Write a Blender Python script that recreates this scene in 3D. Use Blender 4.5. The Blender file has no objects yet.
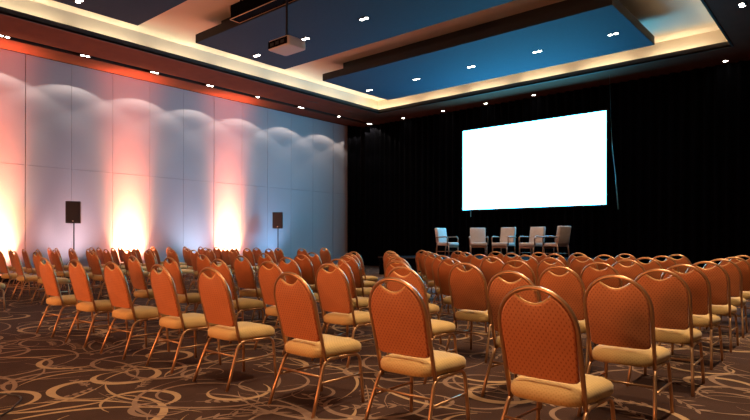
import bpy, bmesh, math, random
from mathutils import Vector, Matrix
PI = math.pi
C = bpy.context.scene.collection
sc = bpy.context.scene
random.seed(7)

# ------------------------------------------------------------------ materials
def new_mat(name):
    m = bpy.data.materials.new(name); m.use_nodes = True
    nt = m.node_tree; b = nt.nodes['Principled BSDF']
    return m, nt, b

def mat(name, col, rough=.6, metal=0., noise=None, bump=None, spec=.5, sheen=0.):
    """noise = (scale, amount): albedo mottling of the material itself; bump = (scale, strength)"""
    m, nt, b = new_mat(name)
    b.inputs['Base Color'].default_value = (*col, 1)
    b.inputs['Roughness'].default_value = rough
    b.inputs['Metallic'].default_value = metal
    b.inputs['Specular IOR Level'].default_value = spec
    if sheen: b.inputs['Sheen Weight'].default_value = sheen
    if noise or bump:
        tc = nt.nodes.new('ShaderNodeTexCoord')
    if noise:
        n = nt.nodes.new('ShaderNodeTexNoise'); n.inputs['Scale'].default_value = noise[0]; n.inputs['Detail'].default_value = 4
        nt.links.new(tc.outputs['Object'], n.inputs['Vector'])
        r = nt.nodes.new('ShaderNodeMixRGB'); r.blend_type = 'MIX'
        r.inputs[1].default_value = (*[c*(1-noise[1]) for c in col], 1)
        r.inputs[2].default_value = (*[min(1, c*(1+noise[1])) for c in col], 1)
        nt.links.new(n.outputs['Fac'], r.inputs[0]); nt.links.new(r.outputs[0], b.inputs['Base Color'])
    if bump:
        n2 = nt.nodes.new('ShaderNodeTexNoise'); n2.inputs['Scale'].default_value = bump[0]
        nt.links.new(tc.outputs['Object'], n2.inputs['Vector'])
        bp = nt.nodes.new('ShaderNodeBump'); bp.inputs['Strength'].default_value = bump[1]; bp.inputs['Distance'].default_value = .01
        nt.links.new(n2.outputs['Fac'], bp.inputs['Height']); nt.links.new(bp.outputs[0], b.inputs['Normal'])
    return m

def emit(name, col, s):
    m = bpy.data.materials.new(name); m.use_nodes = True; nt = m.node_tree
    nt.nodes.remove(nt.nodes['Principled BSDF'])
    e = nt.nodes.new('ShaderNodeEmission'); e.inputs[0].default_value = (*col, 1); e.inputs[1].default_value = s
    nt.links.new(e.outputs[0], nt.nodes['Material Output'].inputs[0])
    return m

def dotted(name, base, dot, pitch, thr, rough=.75):
    """woven upholstery with a staggered lattice of small darker dots"""
    m, nt, b = new_mat(name)
    tc = nt.nodes.new('ShaderNodeTexCoord'); sx = nt.nodes.new('ShaderNodeSeparateXYZ')
    nt.links.new(tc.outputs['Object'], sx.inputs[0])
    def mth(op, a, c=None):
        n = nt.nodes.new('ShaderNodeMath'); n.operation = op
        for i, v in enumerate((a, c)):
            if v is None: continue
            if hasattr(v, 'is_output'): nt.links.new(v, n.inputs[i])
            else: n.inputs[i].default_value = v
        return n.outputs[0]
    k = PI/pitch
    yz = mth('ADD', sx.outputs[2], sx.outputs[1])
    a = mth('SINE', mth('MULTIPLY', mth('ADD', sx.outputs[0], yz), k))
    c = mth('SINE', mth('MULTIPLY', mth('SUBTRACT', sx.outputs[0], yz), k))
    p = mth('MULTIPLY', mth('MULTIPLY', a, a), mth('MULTIPLY', c, c))
    f = mth('GREATER_THAN', p, thr)
    n = nt.nodes.new('ShaderNodeTexNoise'); n.inputs['Scale'].default_value = 9
    nt.links.new(tc.outputs['Object'], n.inputs['Vector'])
    mx0 = nt.nodes.new('ShaderNodeMixRGB'); mx0.inputs[1].default_value = (*[x*.85 for x in base], 1); mx0.inputs[2].default_value = (*[x*1.12 for x in base], 1)
    nt.links.new(n.outputs['Fac'], mx0.inputs[0])
    mx = nt.nodes.new('ShaderNodeMixRGB'); mx.inputs[2].default_value = (*dot, 1)
    nt.links.new(mx0.outputs[0], mx.inputs[1]); nt.links.new(f, mx.inputs[0])
    nt.links.new(mx.outputs[0], b.inputs['Base Color'])
    b.inputs['Roughness'].default_value = rough
    b.inputs['Specular IOR Level'].default_value = .25
    b.inputs['Sheen Weight'].default_value = .15
    return m

M = {}
M['orange'] = dotted('orange_upholstery', (.56, .195, .070), (.37, .10, .034), .024, .6)
M['gold'] = dotted('gold_upholstery', (.62, .40, .15), (.52, .32, .11), .024, .5)
M['bronze'] = mat('bronze_tube', (.54, .30, .15), .36, .85)
M['wall'] = mat('fabric_wall_panel', (.45, .415, .43), .85, noise=(40, .06), bump=(160, .15), spec=.2)
M['gap'] = mat('panel_gap', (.03, .025, .025), .9)
M['wood'] = mat('soffit_wood', (.085, .029, .016), .75, noise=(3, .25), spec=.1)
M['lip'] = mat('dark_lip', (.018, .013, .011), .6)
M['black'] = mat('matt_black', (.008, .008, .009), .6, spec=.3)
M['plastic'] = mat('black_plastic', (.013, .012, .012), .5)
M['grille'] = mat('speaker_grille', (.02, .018, .018), .6, bump=(300, .6))
M['velvet'] = mat('black_drape', (.0015, .0015, .0026), .95, spec=.05, noise=(2, .2))
M['raised'] = mat('cream_plaster', (.60, .53, .43), .8, noise=(1.2, .05), spec=.2)
M['raft'] = mat('slate_raft', (.032, .058, .088), .85, noise=(14, .12), spec=.1)
M['raftside'] = mat('raft_edge', (.005, .004, .0035), .7)
M['right'] = mat('dark_panelling', (.03, .02, .017), .7, noise=(2, .2))
M['carpet'] = mat('brown_carpet', (.056, .028, .0195), .95, noise=(5, .25), bump=(400, .4), spec=.1)
M['curl'] = mat('gold_carpet_pile', (.38, .235, .125), .95, noise=(12, .22), bump=(400, .4), spec=.1)
M['curl2'] = mat('tan_carpet_pile', (.24, .145, .095), .95, noise=(12, .25), bump=(400, .4), spec=.1)
M['trimgold'] = mat('gilt_edge', (.55, .38, .18), .35, .8)
M['gilt'] = mat('gold_piping', (.80, .52, .22), .45, .3)
M['beige'] = mat('beige_upholstery', (.40, .335, .315), .8, noise=(12, .08), spec=.2)
M['walnut'] = mat('walnut_arm', (.16, .075, .04), .4, noise=(10, .25))
M['projw'] = mat('pale_projector_shell', (.78, .68, .64), .45)
M['steel'] = mat('silver_badge', (.7, .7, .7), .3, 1.)
M['lamp'] = emit('lamp_glow', (1, .90, .78), 26)
M['screen'] = emit('lit_screen', (.08, .60, 1.0), 22)
M['par_lens'] = emit('red_lamp_lens', (1, .4, .25), 8)
M['par_lens2'] = emit('blue_lamp_lens', (.4, .65, 1), 5)
M['strap'] = mat('teal_lit_webbing', (.16, .52, .62), .8)  # teal spill of the screen painted into the webbing colour

# ------------------------------------------------------------------ helpers
def mesh(name, verts, faces, m, parent=None, smooth=False, mats=None, idx=None):
    me = bpy.data.meshes.new(name); me.from_pydata(verts, [], faces); me.update()
    o = bpy.data.objects.new(name, me); C.objects.link(o)
    for x in (mats or [m]): me.materials.append(x)
    if idx: me.polygons.foreach_set('material_index', idx)
    if smooth: me.polygons.foreach_set('use_smooth', [True]*len(me.polygons))
    if parent: o.parent = parent
    return o

class MB:
    def __init__(s): s.v = []; s.f = []; s.i = []; s.cur = 0
    def add(s, vs, fs):
        b = len(s.v); s.v += [tuple(p) for p in vs]; s.f += [tuple(b+q for q in f) for f in fs]; s.i += [s.cur]*len(fs)
        return s
    def box(s, x0, x1, y0, y1, z0, z1, bev=0.):
        if bev <= 0:
            vs = [(x, y, z) for z in (z0, z1) for y in (y0, y1) for x in (x0, x1)]
            return s.add(vs, [(0, 2, 3, 1), (4, 5, 7, 6), (0, 1, 5, 4), (2, 6, 7, 3), (0, 4, 6, 2), (1, 3, 7, 5)])
        bm = bmesh.new(); bmesh.ops.create_cube(bm, size=1)
        for v in bm.verts: v.co = Vector(((x0+x1)/2+v.co.x*(x1-x0), (y0+y1)/2+v.co.y*(y1-y0), (z0+z1)/2+v.co.z*(z1-z0)))
        bmesh.ops.bevel(bm, geom=bm.edges[:], offset=bev, segments=2, affect='EDGES', profile=.6)
        bm.verts.index_update()
        s.add([v.co[:] for v in bm.verts], [[v.index for v in f.verts] for f in bm.faces]); bm.free(); return s
    def tube(s, pts, r, n=8, cap=True, flat=1.):
        pts = [Vector(p) for p in pts]; rings = []; up = None
        for i, p in enumerate(pts):
            t = (pts[min(i+1, len(pts)-1)]-pts[max(i-1, 0)]).normalized()
            if up is None:
                up = Vector((0, 0, 1)) if abs(t.z) < .9 else Vector((0, 1, 0))
            a = (up - t*up.dot(t)).normalized(); up = a; b = t.cross(a)
            rr = r[i] if isinstance(r, (list, tuple)) else r
            rings.append([p+(a*math.cos(2*PI*k/n)+b*flat*math.sin(2*PI*k/n))*rr for k in range(n)])
        vs = [q for R in rings for q in R]; fs = []
        for i in range(len(rings)-1):
            for k in range(n): fs.append((i*n+k, i*n+(k+1) % n, (i+1)*n+(k+1) % n, (i+1)*n+k))
        if cap: fs += [tuple(range(n-1, -1, -1)), tuple((len(rings)-1)*n+k for k in range(n))]
        return s.add(vs, fs)
    def cyl(s, p, q, r, n=16): return s.tube([p, q], r, n)
    def loops(s, Ls, cap0=True, cap1=True):
        n = len(Ls[0]); vs = [q for L in Ls for q in L]; fs = []
        for i in range(len(Ls)-1):
            for k in range(n): fs.append((i*n+k, i*n+(k+1) % n, (i+1)*n+(k+1) % n, (i+1)*n+k))
        if cap0: fs.append(tuple(range(n-1, -1, -1)))
        if cap1: fs.append(tuple((len(Ls)-1)*n+k for k in range(n)))
        return s.add(vs, fs)
    def build(s, name, m, parent=None, smooth=False, mats=None):
        return mesh(name, s.v, s.f, m, parent, smooth, mats, s.i if mats else None)

def bez(p0, p1, p2, n=6):
    p0, p1, p2 = Vector(p0), Vector(p1), Vector(p2)
    return [(p0*(1-t)**2+p1*2*t*(1-t)+p2*t*t) for t in [i/n for i in range(n+1)]]

def tag(o, label=None, cat=None, group=None, kind=None):
    if label: o['label'] = label
    if cat: o['category'] = cat
    if group: o['group'] = group
    if kind: o['kind'] = kind
    return o

def thing(name, loc, label, cat, group=None, rz=0.):
    o = bpy.data.objects.new(name, None); C.objects.link(o); o.empty_display_size = .1
    o.location = loc; o.rotation_euler = (0, 0, rz)
    return tag(o, label, cat, group)

def copy_tree(src, loc, rz, label, group=None):
    r = src.copy(); C.objects.link(r); r.location = loc; r.rotation_euler = (0, 0, rz); r['label'] = label
    if group: r['group'] = group
    for ch in list(src.children):
        c = ch.copy(); C.objects.link(c); c.parent = r
        for g in list(ch.children):
            d = g.copy(); C.objects.link(d); d.parent = c
    return r

def struct(mb, name, m, mats=None, smooth=False):
    return tag(mb.build(name, m, None, smooth, mats), kind='structure')

ORD = ['first', 'second', 'third', 'fourth', 'fifth', 'sixth', 'seventh', 'eighth', 'ninth']

# ------------------------------------------------------------------ room dimensions (metres; camera stands at x=0, y=0)
XL, XR, YB, YF = -17.5, 1.0, -4.0, 19.3
ZS, ZR = 6.28, 6.92                 # soffit underside, raised ceiling
CX0, CX1, CY0, CY1 = -14.8, -2.6, -2.0, 17.4     # the coffer opening

# ---- floor: carpet with inlaid swirls
def carpet():
    mb = MB(); mb.add([(XL, YB, 0), (XR, YB, 0), (XR, YF, 0), (XL, YF, 0)], [(0, 1, 2, 3)])
    rnd = random.Random(21); zc = [.0006]
    def strip(pts, ws, mi):
        mb.cur = mi; z = zc[0]; zc[0] += 1.1e-6
        vs = []
        for i, (x, y) in enumerate(pts):
            a = pts[max(i-1, 0)]; b = pts[min(i+1, len(pts)-1)]
            dx, dy = b[0]-a[0], b[1]-a[1]; l = math.hypot(dx, dy) or 1
            nx, ny = -dy/l, dx/l; w = ws[i]/2
            vs += [(x+nx*w, y+ny*w, z), (x-nx*w, y-ny*w, z)]
        mb.add(vs, [(2*i, 2*i+1, 2*i+3, 2*i+2) for i in range(len(pts)-1)])
    def swirl(cx, cy, R, a0, turn, w, mi, sgn=1, tail=0.):
        n = 30; pts = []; ws = []
        for i in range(n+1):
            t = i/n; a = a0+sgn*turn*t; r = R*(1+tail*(1-t)**2-.42*t)
            pts.append((cx+r*math.cos(a), cy+.92*r*math.sin(a))); ws.append(w*(.12+math.sin(PI*min(1, t*1.08))**1.3))
        strip(pts, ws, mi)
    def sprig(cx, cy, a, L, mi):
        n = 10; ca, sa = math.cos(a), math.sin(a); k = rnd.uniform(-.5, .5)
        line = [(L*t, k*L*t*t) for t in [i/n for i in range(n+1)]]
        g = lambda p: (cx+ca*p[0]-sa*p[1], cy+sa*p[0]+ca*p[1])
        strip([g(p) for p in line], [.010]*(n+1), mi)
        for i in range(2, n+1, 2):
            for sd in (-1, 1):
                bx, by = line[i]; l = L*.20
                q = [(bx+l*u*.8, by+sd*l*u*.7) for u in (0, .35, .7, 1)]
                strip([g(p) for p in q], [.004, .030, .024, .003], mi)
    # jittered grid of motifs; where chairs stand far off it thins out
    y = -1.5
    while y < 18.5:
        x = -17.0
        while x < .9:
            far = math.hypot(x, y)
            step = .50 if far < 9 else .95
            px, py = x+rnd.uniform(-.28, .28), y+rnd.uniform(-.28, .28)
            px = min(max(px, XL+.6), XR-.6); py = min(max(py, YB+.6), YF-.8)
            q = rnd.random(); a0 = rnd.uniform(0, 2*PI); sg = rnd.choice((-1, 1))
            if q < .26: swirl(px, py, rnd.uniform(.22, .36), a0, rnd.uniform(4.4, 6.6), rnd.uniform(.04, .07), 1, sg, rnd.uniform(.0, .9))
            elif q < .8: swirl(px, py, rnd.uniform(.18, .36), a0, rnd.uniform(5.2, 7.4), rnd.uniform(.024, .045), 2, sg, rnd.uniform(.2, 1.4))
            else: sprig(px, py, a0, rnd.uniform(.35, .6), 2)
            if rnd.random() < .8: swirl(px+rnd.uniform(-.3, .3), py+rnd.uniform(-.3, .3), rnd.uniform(.5, .95), a0+2, rnd.uniform(1.2, 2.2), rnd.uniform(.018, .034), rnd.choice((1, 2, 2)), -sg, .3)
            if rnd.random() < .3: sprig(px+.3, py+.2, a0+2.2, rnd.uniform(.25, .45), 2)
            x += step
        y += .50 if y < 8 else .9
    return struct(mb, 'floor', None, [M['carpet'], M['curl'], M['curl2']])
carpet()

# ---- left wall: tall operable partition panels with a mid ledge
def left_wall():
    mb = MB(); mb.cur = 1
    mb.box(XL-.25, XL-.06, YB, YF, 0, 6.9)
    mb.cur = 0
    PW = 1.199; y0 = 5.5; k0 = int((y0-YB)/PW)
    for k in range(-k0-1, 12):
        a = y0+k*PW; b = a+PW
        g = .010 if k % 5 == 0 else .003; g2 = .010 if (k+1) % 5 == 0 else .003
        a2, b2 = max(a+g, YB), min(b-g2, YF)
        if b2-a2 < .1: continue
        mb.box(XL-.06, XL, a2, b2, .02, 3.197, .004); mb.box(XL-.05, XL+.004, a2, b2, 3.199, 3.2035)
        mb.box(XL-.06, XL+.003, a2, b2, 3.205, 6.262, .004)
    for y in (5.5, 11.495):
        pass
    return struct(mb, 'wall_left', None, [M['wall'], M['gap']])
left_wall()
struct(MB().box(XL, XL+.012, YB, YF, 0, .09), 'baseboard_left', M['gap'])
struct(MB().box(XL-.25, XR+.2, YF, YF+.2, 0, 7.1), 'wall_front', M['black'])
struct(MB().box(XL-.25, XR+.2, YB-.2, YB, 0, 7.1), 'wall_back', M['right'])
struct(MB().box(XR, XR+.2, YB, YF, 0, 7.1), 'wall_right', M['right'])

# ---- ceiling: raised field, low wooden soffit round it with a lamp slot, dark lip, cream cove
struct(MB().box(XL-.25, XR+.2, YB-.2, YF+.2, ZR, ZR+.12), 'ceiling', M['raised'])
sf = MB()
SL0, SL1 = -16.60, -16.32
sf.box(XL, SL0, YB, YF, ZS, ZS+.05); sf.box(SL1, CX0, YB, YF, ZS, ZS+.05)
sf.box(CX0, XR, CY1, YF, ZS, ZS+.05); sf.box(CX1, XR, YB, CY1, ZS, ZS+.05)
sf.box(CX0, CX1, YB, CY0, ZS, ZS+.05)
struct(sf, 'ceiling_soffit', M['wood'])
sl = MB(); sl.box(SL0-.02, SL1+.02, YB, YF, ZS+.12, ZS+.16); sl.box(SL0-.02, SL0, YB, YF, ZS+.05, ZS+.12); sl.box(SL1, SL1+.02, YB, YF, ZS+.05, ZS+.12)
struct(sl, 'trim_slot', M['black'])
lp = MB(); t = .05
lp.box(CX0-t, CX0, CY0-t, CY1+t, ZS-.012, ZS+.15); lp.box(CX1, CX1+t, CY0-t, CY1+t, ZS-.012, ZS+.15)
lp.box(CX0, CX1, CY1, CY1+t, ZS-.012, ZS+.15); lp.box(CX0, CX1, CY0-t, CY0, ZS-.012, ZS+.15)
struct(lp, 'trim_lip', M['lip'])
cv = MB(); CB = .42
cv.box(CX0-CB-.08, CX0-CB, CY0-CB, CY1+CB, ZS+.05, ZR); cv.box(CX1+CB, CX1+CB+.08, CY0-CB, CY1+CB, ZS+.05, ZR)
cv.box(CX0-CB, CX1+CB, CY1+CB, CY1+CB+.08, ZS+.05, ZR); cv.box(CX0-CB, CX1+CB, CY0-CB-.08, CY0-CB, ZS+.05, ZR)
struct(cv, 'trim_cove', M['raised'])

for k, y in enumerate((14.28, 16.17)):
    o = MB().box(-15.47, -15.42, y-.36, y+.36, ZS-.006, ZS+.004).build('ceiling_vent', M['gap'])
    tag(o, 'thin slot air vent in the wood soffit, %s from the screen corner' % ('second' if k == 0 else 'first'), 'vent', 'slot vents in the soffit')

# ---- suspended ceiling rafts
def raft(y0, y1, label):
    r = thing('ceiling_raft', ((-13.3-4.15)/2, (y0+y1)/2, 6.33), label, 'ceiling panel', 'suspended ceiling rafts')
    hx = (13.3-4.15)/2; hy = (y1-y0)/2
    MB().box(-hx, hx, -hy, hy, .006, .225).build('raft_edge', M['raftside'], r)
    MB().box(-hx+.004, hx-.004, -hy+.004, hy-.004, 0, .006).build('soffit_board', M['raft'], r)
    MB().box(-hx+.5, hx-.5, -hy+.45, hy-.45, .225, ZR-6.33).build('hanger_box', M['raftside'], r)
    return r
raft(12.8, 16.15, 'blue-lit flat ceiling raft hanging closest to the bright screen')
raft(8.17, 11.2, 'dark middle ceiling raft, behind the hanging projector')
raft(3.5, 6.6, 'dark reddish ceiling raft nearest the camera, in front of the projector')
raft(-1.2, 1.9, 'ceiling raft over the back of the hall, farthest from the screen')

# track housing in the gap before the middle raft
tr = thing('track_housing', (-7.6, 7.98, 6.36), 'long black track housing with thin gilt edges beside the middle ceiling raft', 'ceiling track')
MB().box(-3.72, 3.6, -.10, .16, .0, .34, .01).build('housing', M['velvet'], tr)
MB().box(-3.73, 3.6, -.112, -.100, .0, .014).build('edge_strip', M['trimgold'], tr)
MB().box(-3.73, 3.6, .160, .172, -.004, .010).build('edge_strip', M['trimgold'], tr)
MB().box(-3.74, -3.72, -.112, .172, -.004, .012).build('end_strip', M['trimgold'], tr)
MB().box(-3.745, -3.72, -.112, -.09, .16, .34).build('end_bracket', M['trimgold'], tr)
MB().tube([(-3.5, .03, .34), (-3.5, .03, .56)], .02).build('hanger', M['black'], tr)
MB().tube([(3.3, .03, .34), (3.3, .03, .56)], .02).build('hanger', M['black'], tr)

# ------------------------------------------------------------------ downlights
def lightobj(name, kind, loc, energy, col, rot=(0, 0, 0), **kw):
    l = bpy.data.lights.new(name, kind); l.energy = energy; l.color = col
    for k, v in kw.items(): setattr(l, k, v)
    o = bpy.data.objects.new(name, l); C.objects.link(o); o.location = loc; o.rotation_euler = rot
    return o

def batwing(o, a0, a1, low=.22):
    """photometric profile of a recessed lamp: most of the light near the cut-off angle"""
    l = o.data; l.use_nodes = True; nt = l.node_tree
    em = [n for n in nt.nodes if n.type == 'EMISSION'][0]
    tc = nt.nodes.new('ShaderNodeTexCoord'); sx = nt.nodes.new('ShaderNodeSeparateXYZ'); ab = nt.nodes.new('ShaderNodeMath'); ab.operation = 'ABSOLUTE'
    mr = nt.nodes.new('ShaderNodeMapRange'); mr.interpolation_type = 'SMOOTHERSTEP'
    nt.links.new(tc.outputs['Normal'], sx.inputs[0]); nt.links.new(sx.outputs[2], ab.inputs[0]); nt.links.new(ab.outputs[0], mr.inputs[0])
    mr.inputs[1].default_value = math.cos(math.radians(a1)); mr.inputs[2].default_value = math.cos(math.radians(a0))
    mr.inputs[3].default_value = 1.0; mr.inputs[4].default_value = low
    nt.links.new(mr.outputs[0], em.inputs['Strength'])
    return o

WARM = (1, .74, .48)
def disc(r, z, n=14):
    mb = MB(); mb.add([(r*math.cos(2*PI*k/n), r*math.sin(2*PI*k/n), z) for k in range(n)], [tuple(range(n-1, -1, -1))]); return mb

def make_downlight(two):
    r = thing('ceiling_downlight', (0, 0, 0), 'x', 'downlight')
    w = .24 if two else .13
    MB().box(-.085, .085, -w/2-.02, w/2+.02, -.008, .03, .003).build('trim_plate', M['black'], r)
    for s in ((-1, 1) if two else (0,)):
        d = disc(.052 if two else .06, -.0095); d.v = [(x, y+s*.07, z) for x, y, z in d.v]
        d.build('bulb', M['lamp'], r)
    return r
proto2 = make_downlight(True); proto1 = make_downlight(False)
used = {id(proto1): 0, id(proto2): 0}
def place_light(proto, loc, rz, label, group):
    if used[id(proto)] == 0:
        used[id(proto)] = 1; proto.location = loc; proto.rotation_euler = (0, 0, rz); tag(proto, label, None, group); return proto
    return copy_tree(proto, loc, rz, label, group)

slotY = [.6, 2.65, 4.69, 6.66, 8.71, 10.66, 12.61, 14.69, 16.78, 18.71]
E_SLOT, E_RAFT, E_BACK = 78, 430, 30
for i, y in enumerate(slotY):
    if y > 3:
        k = i-2
        place_light(proto2 if k not in (4, 6) else proto1, (-16.46, y, ZS+.012), 0,
                    'small double downlight in the slot above the panelled wall, %s counting towards the screen' % ORD[k], 'downlights in the slot above the panelled wall')
    for dy in (-.07, .07): batwing(lightobj('slot_beam', 'SPOT', (-16.46, y+dy, ZS-.01), E_SLOT/2, (1, .86, .74), spot_size=math.radians(117), spot_blend=.012, shadow_soft_size=.015), 40, 58.5, .22)
backX = [-14.57, -12.58, -10.67, -8.75, -2.94]
for i, x in enumerate(backX):
    place_light(proto1, (x, 18.72, ZS), PI/2, ('small round downlight above the black curtain, %s from the panelled wall' % ORD[i]) if i < 4 else 'small round downlight high above the black curtain, far beyond the screen', 'downlights above the black curtain')
raftX = [-12.87, -10.85, -8.82, -6.73, -4.72]
for nm, y in (('raft nearest the screen', 14.62), ('middle raft', 9.83), ('raft nearest the camera', 5.08), ('rear', .35)):
    for i, x in enumerate(raftX):
        vis = {'raft nearest the screen': 5, 'middle raft': 3, 'raft nearest the camera': 1, 'rear': 0}[nm]
        if i < vis:
            place_light(proto2, (x, y, 6.33), PI/2, 'small double downlight in the ceiling %s, %s from the panelled wall' % (nm, ORD[i]), 'downlights in the ceiling rafts')
        lightobj('raft_beam', 'SPOT', (x, y, 6.30), E_RAFT*(.3 if nm == 'rear' else .25 if nm == 'raft nearest the camera' else 1), WARM, spot_size=math.radians(84), spot_blend=.6, shadow_soft_size=.06)
place_light(proto2, (-1.97, 14.5, ZS), 0, 'small dim double downlight in the dark soffit at the top corner of the view', 'downlight in the dark soffit')
for i, (x, y) in enumerate(((-.9, 1.0), (-.9, 4.2), (-.9, 7.4), (-.9, 10.6), (-6, -3), (-11, -3))):
    lightobj('soffit_beam', 'SPOT', (x, y, ZS-.02), 200 if y < 0 else 900, WARM, spot_size=math.radians(90), spot_blend=.6, shadow_soft_size=.06)

# red-amber spots added behind the camera to put a glow on the rear chairs
for x, e in ((-10.5, 900), (-6.8, 850), (-2.6, 520)):
    lightobj('added_amber_spot', 'SPOT', (x, -3.6, 1.6), e, (1, .36, .14), (PI/2-math.radians(3), 0, math.radians(0)), spot_size=math.radians(110), spot_blend=.8, shadow_soft_size=.45)

# cove strip lamps hidden in the trough behind the lip
y = CY0+.6; i = 0
while y < CY1+.2:
    lightobj('cove_lamp', 'AREA', (CX0-.30, y, ZS+.07), 14, (1, .80, .52), (PI, 0, 0), shape='RECTANGLE', size=.05, size_y=1.75)
    lightobj('cove_lamp', 'AREA', (CX1+.30, y, ZS+.07), 14, (1, .80, .52), (PI, 0, 0), shape='RECTANGLE', size=.05, size_y=1.75)
    y += 2.05
x = CX0+.7
while x < CX1:
    lightobj('cove_lamp', 'AREA', (x, CY1+.30, ZS+.07), 13, (1, .80, .52), (PI, 0, 0), shape='RECTANGLE', size=1.55, size_y=.05)
    lightobj('cove_lamp', 'AREA', (x, CY0-.30, ZS+.07), 13, (1, .80, .52), (PI, 0, 0), shape='RECTANGLE', size=1.55, size_y=.05)
    x += 2.03

# ------------------------------------------------------------------ floor uplights along the panelled wall
def uplight(y, kind, k):
    nm = {'r': 'salmon-red', 'b': 'blue', 'w': 'pale blue', 'm': 'mauve'}[kind]
    x = XL+(.24 if kind == 'r' else .95)
    r = thing('floor_uplight', (x, y, 0), 'low black lamp bar throwing %s light up the wall, %s from the camera end' % (nm, ORD[k]), 'uplight', 'floor uplights along the wall')
    MB().box(-.06, .06, -.50, .50, .05, .20, .012).build('lamp_body', M['plastic'], r)
    for s in (-1, 1): MB().box(-.07, .07, s*.40-.02, s*.40+.02, 0, .05, .004).build('foot', M['plastic'], r)
    MB().box(-.042, .042, -.47, .47, .200, .204).build('lens', M['par_lens'] if kind == 'r' else M['par_lens2'], r)
    if kind == 'r':
        for dy in (-.34, -.11, .11, .34):
            lightobj('uplight_beam', 'SPOT', (x, y+dy, .23), 4200, (1, .17, .085), (0, PI-math.radians(3.5), 0), spot_size=math.radians(24), spot_blend=1, shadow_soft_size=.05)
            lightobj('uplight_core', 'SPOT', (x, y+dy, .23), 1050, (1, .50, .25), (0, PI-math.radians(9), 0), spot_size=math.radians(46), spot_blend=1, shadow_soft_size=.05)
        lightobj('uplight_spill', 'SPOT', (x, y, .23), 520, (1, .30, .17), (0, PI-math.radians(-8), 0), spot_size=math.radians(150), spot_blend=1, shadow_soft_size=.05)
    else:
        col, e = {'b': ((.30, .56, 1), 200), 'w': ((.62, .74, 1), 240), 'm': ((1, .70, .76), 290)}[kind]
        lightobj('uplight_beam', 'SPOT', (x, y, .23), e, col, (0, PI-math.radians(28), 0), spot_size=math.radians(100), spot_blend=1, shadow_soft_size=.1)
for k, (y, kind) in enumerate(((4.74, 'r'), (6.55, 'm'), (8.41, 'r'), (10.7, 'w'), (12.1, 'r'), (13.9, 'b'))): uplight(y, kind, k)

# ------------------------------------------------------------------ banquet chair
def make_chair():
    r = thing('banquet_chair', (0, 0, 0), 'x', 'chair')
    YREC = lambda z: -.240+(.93-z)*.262            # the back's recline
    # back frame: one bent tube, posts and arch
    pts = []; AZ, AH, AW = .715, .203, .200
    for z in (.345, .42, .50, .58, .65): pts.append((-(.196+(z-.345)*.011), z))
    for i in range(0, 21):
        a = PI-PI*i/20; pts.append((AW*math.cos(a), AZ+AH*max(0, math.sin(a))**.97))
    for z in (.65, .58, .50, .42, .345): pts.append((.196+(z-.345)*.011, z))
    MB().tube([(x, YREC(z), z) for x, z in pts], .0125, 8).build('back_frame', M['bronze'], r, True)
    # padded back with a scooped top edge
    out = []
    def hw(z): return .180+(z-.466)*.032
    zz = [.488, .52, .57, .62, .68, .715]
    right = [(hw(z), z) for z in zz]
    for i in range(1, 24):
        a = (PI/2)*i/24; x, z = (AW-.012)*math.cos(a), AZ+(AH-.011)*math.sin(a)**.97
        if x < .092: break
        right.append((x, z))
    xe, ze = right[-1]
    scoop = []
    for i in range(1, 16):
        x = xe-2*xe*i/16; scoop.append((x, .838+(ze-.838)*(abs(x)/xe)**1.9))
    bot = [(-.150, .468), (-.075, .466), (0, .466), (.075, .466), (.150, .468), (.171, .475)]
    out = [(-.171, .475)]+bot+right+scoop+[(-x, z) for x, z in reversed(right)]
    n = len(out)
    def inset(d):
        L = []
        for i in range(n):
            a, b = Vector(out[i-1]), Vector(out[(i+1) % n]); tt = (b-a).normalized(); nn = Vector((-tt.y, tt.x))
            L.append(Vector(out[i])+nn*d)
        return L
    def ring(d, off): return [(p.x, YREC(p.y)+off, p.y) for p in inset(d)]
    mb = MB()
    mb.loops([ring(.012, -.016), ring(.003, -.013), ring(0, -.006), ring(0, .008), ring(.010, .016), ring(.036, .021)])
    br = mb.build('backrest', M['orange'], r, True)
    MB().tube([(x, YREC(z)-.006, z+.001) for x, z in [right[-1]]+scoop+[(-right[-1][0], right[-1][1])]], .0065, 6).build('piping', M['gilt'], br, True)
    # seat cushion: gold top and sides, orange rear band
    def outline(k):
        L = []
        for i in range(32):
            a = 2*PI*i/32; ca, sa = math.cos(a), math.sin(a)
            x = math.copysign(abs(ca)**.42, ca); yv = math.copysign(abs(sa)**.42, sa)
            w = .207+.018*yv
            L.append((x*(w-k), .062+yv*(.228-k)))
        return L
    sm = MB(); Ls = []
    for k, z in ((.035, .358), (.010, .362), (.0, .376), (.0, .412), (.010, .430), (.035, .443), (.09, .453), (.15, .456)):
        Ls.append([(x, y, z+(-.010*max(0, y-.16)/.12)) for x, y in outline(k)])
    sm.loops(Ls)
    idx = []
    for f in sm.f:
        c = sum((Vector(sm.v[q]) for q in f), Vector())/len(f)
        idx.append(1 if (c.y < -9) else 0)
    sm.i = idx
    sm.build('seat', M['gold'], r, True)
    # legs: each tube turns under the seat to become the rail
    for s in (-1, 1):
        front = [(s*.196, .035, .350)]+bez((s*.197, .17, .350), (s*.199, .232, .350), (s*.201, .238, .290), 6)+[(s*.212, .248, .12), (s*.217, .255, 0)]
        rear = [(s*.196, .032, .350)]+bez((s*.197, -.04, .350), (s*.198, -.095, .350), (s*.201, -.115, .297), 6)+[(s*.218, -.180, .13), (s*.226, -.226, 0)]
        MB().tube(front, .0115, 8).build('leg', M['bronze'], r, True)
        MB().tube(rear, .0115, 8).build('leg', M['bronze'], r, True)
        MB().tube([(s*.211, -.150, .205), (s*.208, .243, .205)], .008, 6).build('stretcher', M['bronze'], r, True)
    MB().tube([(-.206, -.135, .245), (.206, -.135, .245)], .008, 6).build('crossbar', M['bronze'], r, True)
    return r
chair0 = make_chair(); first = [True]
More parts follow.
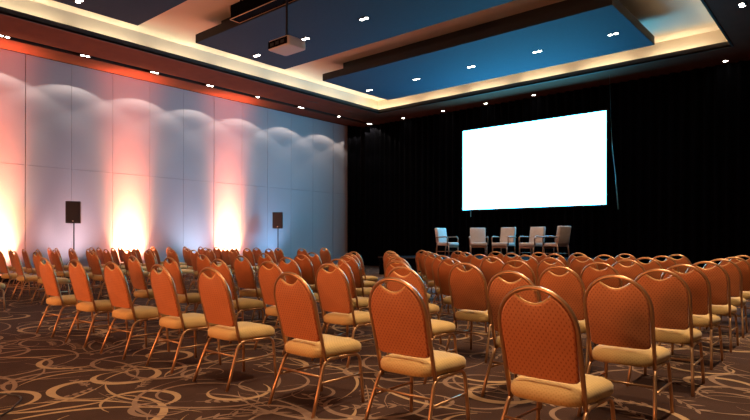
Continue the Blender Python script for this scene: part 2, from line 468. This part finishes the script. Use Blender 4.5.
def put_chair(x, yr, label, group, rz=0.):
    loc = (x, yr+.222, 0)
    if first[0]:
        first[0] = False; chair0.location = loc; chair0.rotation_euler = (0, 0, rz); tag(chair0, label, None, group); return
    copy_tree(chair0, loc, rz, label, group)

rj = random.Random(5)
rowY = [2.50, 3.64, 4.66, 5.74, 6.77, 7.82, 8.86, 9.92]
R0 = [-7.38, -6.50, -5.57, -4.70, -3.87, -2.91, -2.06, -1.19]
R1 = [-7.44, -6.50, -5.50, -4.60, -3.72, -2.88, -1.88, -1.17]
R7 = [-7.22, -6.32, -5.47, -4.57, -3.82, -3.03, -2.25, -1.36]
rown = ['rearmost row', 'second row from the back', 'third row from the back', 'fourth row from the back', 'fifth row from the back', 'third row from the stage', 'second row from the stage', 'row nearest the stage']
for r, y in enumerate(rowY):
    for c in range(8):
        x = R0[c]+.035 if r == 0 else .025+ R1[c]+(R7[c]-R1[c])*(r-1)/6
        who = ['%s from the aisle' % ORD[c], '%s from the aisle' % ORD[c]][0]
        put_chair(x+rj.uniform(-.015, .015), y+rj.uniform(-.02, .02), 'orange banquet chair, centre block, %s, %s' % (rown[r], who), 'banquet chairs of the centre block', math.radians(rj.uniform(-2.5, 2.5)))
LX = [-11.1-.95*k for k in range(7)]
LX[-1] = -16.75
for r, y in enumerate(rowY):
    for c in range(7):
        if r == 0 and c > 0 or r == 1 and c > 2: continue
        x = LX[c]+(.45 if r == 0 else .05*math.sin(r*2+c))
        yy = y+rj.uniform(-.03, .03)
        if c == 6 and abs(yy-6.5) < .9: x += .35
        put_chair(x, yy, 'orange banquet chair, wall-side block, %s, %s from the aisle' % (rown[r], ORD[c]), 'banquet chairs of the block beside the panelled wall', math.radians(rj.uniform(-4, 4)))
put_chair(-11.35, 11.0, 'single orange banquet chair standing ahead of the wall-side block, towards the stage', 'banquet chairs of the block beside the panelled wall')

# ------------------------------------------------------------------ stage, screen, drapes
ST = .60; SX0, SX1, SY0, SY1 = -12.15, -5.2, 14.25, 18.1
stg = thing('stage_platform', ((SX0+SX1)/2, (SY0+SY1)/2, 0), 'low black stage platform under the armchairs and the screen', 'stage')
hx, hy = (SX1-SX0)/2, (SY1-SY0)/2
MB().box(-hx, hx, -hy, hy, ST-.06, ST, .01).build('deck', M['velvet'], stg)
sk = MB(); per = [(-hx+.03, -hy+.03), (hx-.03, -hy+.03), (hx-.03, hy-.03), (-hx+.03, hy-.03)]
L0 = []
for i in range(4):
    a, b = Vector(per[i]), Vector(per[(i+1) % 4]); n = int((b-a).length/.05); d = (b-a).normalized(); nn = Vector((d.y, -d.x))
    for k in range(n): p = a+(b-a)*k/n+nn*.012*math.sin(k*1.5); L0.append((p.x, p.y))
sk.loops([[(x, y, 0.005) for x, y in L0], [(x, y, ST-.06) for x, y in L0]], False, False)
sk.build('skirt', M['velvet'], stg)
MB().box(-hx, hx, -hy-.004, -hy, ST-.035, ST-.004).build('edge_strip', M['right'], stg)

scr = thing('projection_screen', (-8.8, 18.40, 0), 'large glowing white projection screen against the black curtain', 'screen')
W2, Z0, Z1 = 2.655, 2.30, 5.285
MB().add([(-W2, 0, Z0), (W2, 0, Z0), (W2, 0, Z1), (-W2, 0, Z1)], [(0, 1, 2, 3)]).build('screen_surface', M['screen'], scr)
fr = MB(); b = .05
fr.box(-W2-b, -W2, -.012, .05, Z0-b, Z1+b); fr.box(W2, W2+b, -.012, .05, Z0-b, Z1+b)
fr.box(-W2, W2, -.012, .05, Z0-b, Z0); fr.box(-W2, W2, -.012, .05, Z1, Z1+b)
fr.build('screen_frame', M['black'], scr)
MB().box(-W2, W2, .006, .03, Z0, Z1).build('backing', M['black'], scr)
for s in (-1, 1):
    MB().box(s*2.2-.03, s*2.2+.03, .01, .06, .0, Z0).build('leg', M['velvet'], scr)
    MB().box(s*2.2-.03, s*2.2+.03, -.3, .35, 0, .04).build('foot', M['black'], scr) if False else None

def drape(name, x0, y0, x1, y1, z0, z1, label, amp=.07, pitch=.30, seed=1):
    rr = random.Random(seed); a, b2 = Vector((x0, y0)), Vector((x1, y1)); L = (b2-a).length; d = (b2-a)/L; nn = Vector((d.y, -d.x))
    n = int(L/.035); top = []; botm = []; ph = 0
    for i in range(n+1):
        ph += 2*PI*.035/pitch*rr.uniform(.6, 1.4); p = a+d*L*i/n
        q = p+nn*amp*math.sin(ph); q2 = p+nn*amp*1.3*math.sin(ph+.15)
        top.append((q.x, q.y, z1)); botm.append((q2.x, q2.y, z0))
    vs = botm+top; m = n+1
    # a doubled cloth with thickness
    off = nn*.012
    vs += [(x-off.x, y-off.y, z) for x, y, z in vs]
    fs = [(i, i+1, m+i+1, m+i) for i in range(n)]+[(2*m+i+1, 2*m+i, 3*m+i, 3*m+i+1) for i in range(n)]
    fs += [(m+i, m+i+1, 3*m+i+1, 3*m+i) for i in range(n)]
    o = mesh(name, vs, fs, M['velvet'], None, True)
    return tag(o, label, 'curtain')
drape('stage_curtain', -16.95, 18.98, .8, 18.98, .02, ZS-.02, 'floor-to-ceiling black pleated curtain behind the white screen', seed=3)
drape('stage_curtain', -17.38, 18.25, -17.2, 18.9, .02, ZS-.02, 'narrow black curtain closing the corner beside the panelled wall', seed=4)
sb = MB(); sb.tube([(-5.90, 17.95, 6.285), (-5.845, 17.95, 4.50), (-5.81, 17.95, 4.0), (-5.715, 17.95, 3.13), (-5.63, 17.95, 2.11)], [.003, .006, .022, .034, .045], 6, flat=.35)
tag(sb.build('tie_strap', M['strap'], None, True), 'thin slanting strap painted screen-lit teal, hanging beside the screen edge', 'strap')
tag(MB().box(-11.12, -11.09, 18.39, 18.40, 2.03, 2.255).build('cable_tail', M['strap']), 'tiny pale cable end hanging below the screen corner', 'cable')

# ------------------------------------------------------------------ armchairs on the stage
def make_armchair():
    r = thing('stage_armchair', (0, 0, 0), 'x', 'armchair', 'armchairs on the stage')
    MB().box(-.27, .27, -.28, .24, .36, .47, .03).build('seat', M['beige'], r, True)
    mb = MB(); mb.box(-.255, .255, -.06, .06, 0, .535, .03)
    mb.v = [(x, y+.235+z*.16, z+.43) for x, y, z in mb.v]
    mb.build('backrest', M['beige'], r, True)
    for s in (-1, 1):
        MB().tube([(s*.255, -.24, .36), (s*.255, -.25, .0)], [.024, .017], 8).build('leg', M['walnut'], r, True)
        MB().tube([(s*.245, .25, .44), (s*.245, .31, .0)], [.024, .017], 8).build('leg', M['walnut'], r, True)
        arm = [(s*.285, -.20, .40)]+bez((s*.29, -.225, .55), (s*.295, -.235, .655), (s*.295, -.13, .66), 5)+[(s*.292, .08, .655), (s*.28, .285, .64)]
        MB().tube(arm, .021, 8).build('arm', M['walnut'], r, True)
        MB().tube([(s*.25, -.235, .16), (s*.247, .28, .16)], .011, 6).build('stretcher', M['walnut'], r, True)
    MB().box(-.26, .26, -.265, -.245, .30, .365).build('apron', M['walnut'], r)
    return r
def heading(dx, dy): return math.atan2(dy, dx)+PI/2     # local -y looks along (dx, dy)
cam_dir = lambda x, y: math.atan2(-y, -x)
AY = 16.25
A = [(-10.72, AY, 52, 'beige armchair on stage turned side-on at the end under the screen corner, teal-lit'),
     (-9.58, AY+.1, 4, 'beige armchair on stage facing straight out, second from the panelled wall'),
     (-8.66, AY+.1, -30, 'beige armchair at the middle of the five on stage'),
     (-7.66, AY, -38, 'beige armchair on stage, second from the end farthest from the panelled wall'),
     (-6.86, AY-.1, -128, 'beige armchair on stage turned side-on, farthest from the panelled wall')]
a0 = make_armchair()
for i, (x, y, turn, lab) in enumerate(A):
    rz = cam_dir(x, y)+math.radians(turn)+PI/2
    if i == 0: a0.location = (x, y, ST+.004); a0.rotation_euler = (0, 0, rz); a0['label'] = lab
    else: copy_tree(a0, (x, y, ST+.004), rz, lab)

# ------------------------------------------------------------------ loudspeakers on stands
def speaker(x, y, zt, rz, lab, labs):
    s = thing('speaker_stand', (x, y, 0), labs, 'speaker stand', 'speaker stands by the wall')
    MB().cyl((0, 0, .35), (0, 0, zt-.60), .018, 12).build('pole', M['plastic'], s)
    MB().cyl((0, 0, .72), (0, 0, .80), .030, 12).build('collar', M['plastic'], s)
    MB().tube([(.03, 0, .76), (.065, 0, .76)], .012, 8).build('knob', M['plastic'], s)
    MB().cyl((0, 0, .30), (0, 0, .36), .030, 12).build('hub', M['plastic'], s)
    for k in range(3):
        a = 2*PI*k/3+.4; ca, sa = math.cos(a), math.sin(a)
        MB().tube([(.02*ca, .02*sa, .70), (.46*ca, .46*sa, .012)], .011, 8).build('leg', M['plastic'], s)
    b = thing('loudspeaker', (x, y, zt-.60), lab, 'loudspeaker', 'loudspeakers by the wall', rz)
    mb = MB(); w, d, h = .185, .17, .61
    prof = [(-w, -d), (w, -d), (w, -.02), (w*.62, d), (-w*.62, d), (-w, -.02)]
    mb.loops([[(px*.97, py*.97, .0) for px, py in prof], [(px, py, .015) for px, py in prof], [(px, py, h-.015) for px, py in prof], [(px*.97, py*.97, h) for px, py in prof]])
    mb.build('cabinet', M['plastic'], b)
    MB().box(-.172, .172, -d-.012, -d, .03, h-.03, .005).build('grille', M['grille'], b)
    MB().box(-.018, .018, -d-.016, -d-.012, .05, .068).build('badge', M['steel'], b)
speaker(-16.72, 6.47, 2.20, 1.05, 'black loudspeaker on a pole stand nearer the camera, by the panelled wall', 'slim black tripod stand carrying the loudspeaker nearer the camera')
speaker(-16.72, 13.78, 2.18, .75, 'black loudspeaker on a pole stand nearer the stage, by the panelled wall', 'slim black tripod stand carrying the loudspeaker nearer the stage')

# ------------------------------------------------------------------ projector
pj = thing('ceiling_projector', (-8.74, 7.42, 4.95), 'pale ceiling projector hanging on a black pole between the rafts', 'projector')
pj.scale = (1.05, 1.05, 1.05)
def rrect(w, d, r, n=4):
    L = []
    for cx, cy, a0 in ((w-r, d-r, 0), (-w+r, d-r, PI/2), (-w+r, -d+r, PI), (w-r, -d+r, 1.5*PI)):
        for i in range(n+1): a = a0+PI/2*i/n; L.append((cx+r*math.cos(a), cy+r*math.sin(a)))
    return L
mb = MB()
mb.loops([[(x, y, z) for x, y in rrect(w, d, .05)] for w, d, z in ((.285, .215, 0), (.30, .23, .012), (.302, .232, .09), (.295, .225, .165), (.27, .20, .185))])
mb.build('body', M['projw'], pj)
rp = MB().box(-.265, .275, -.240, -.225, .020, .150, .004).build('rear_panel', M['velvet'], pj)
for k in range(3): MB().box(-.2+k*.15, -.10+k*.15, -.244, -.240, .05, .11).build('port_plate', M['grille'], rp)
lens = MB().cyl((-.08, .21, .10), (-.08, .29, .10), .055, 18).build('lens', M['plastic'], pj)
MB().box(.298, .306, .12, .19, .055, .085).build('badge', M['steel'], pj)
MB().box(-.12, .12, -.10, .10, .185, .205).build('mount_plate', M['plastic'], pj)
MB().cyl((0, 0, .2), (0, 0, (ZR-4.95)/1.05-.002), .024, 12).build('pole', M['plastic'], pj)

# ------------------------------------------------------------------ cable on the carpet
cp = [(-4.95, 1.25), (-4.78, 1.345), (-4.70, 1.385), (-4.62, 1.41), (-4.53, 1.40), (-4.45, 1.36), (-4.35, 1.30), (-4.25, 1.24), (-4.17, 1.15), (-4.10, 1.0)]
sm2 = []
for i in range(len(cp)-1):
    p0, p1, p2, p3 = [Vector(cp[min(max(i+k, 0), len(cp)-1)]) for k in (-1, 0, 1, 2)]
    for j in range(6):
        t = j/6; q = .5*((2*p1)+(p2-p0)*t+(2*p0-5*p1+4*p2-p3)*t*t+(3*p1-p0-3*p2+p3)*t**3); sm2.append((q.x, q.y, .008))
tag(MB().tube(sm2, .006, 8).build('floor_cable', M['plastic'], None, True), 'thin black cable looping over the patterned carpet', 'cable')

# ------------------------------------------------------------------ camera, world, view
w = bpy.data.worlds.new('world'); sc.world = w; w.use_nodes = True
w.node_tree.nodes['Background'].inputs[0].default_value = (.02, .02, .025, 1); w.node_tree.nodes['Background'].inputs[1].default_value = .2
cd = bpy.data.cameras.new('camera'); cam = bpy.data.objects.new('camera', cd); C.objects.link(cam); sc.camera = cam
cd.sensor_fit = 'HORIZONTAL'; cd.sensor_width = 36; cd.lens = 564/750*36; cd.shift_y = (240.3-210)/750; cd.clip_start = .05; cd.clip_end = 200
cam.matrix_world = Matrix.Translation((0, 0, 1.14)) @ Matrix.Rotation(math.radians(40.75), 4, 'Z') @ Matrix.Rotation(PI/2, 4, 'X') @ Matrix.Rotation(.002, 4, 'Z')
vs_ = sc.view_settings; vs_.view_transform = 'Standard'; vs_.look = 'None'; vs_.gamma = 1; vs_.use_curve_mapping = False; vs_.exposure = 0.0
sc.cycles.use_denoising = True; sc.cycles.max_bounces = 6; sc.cycles.sample_clamp_indirect = 6
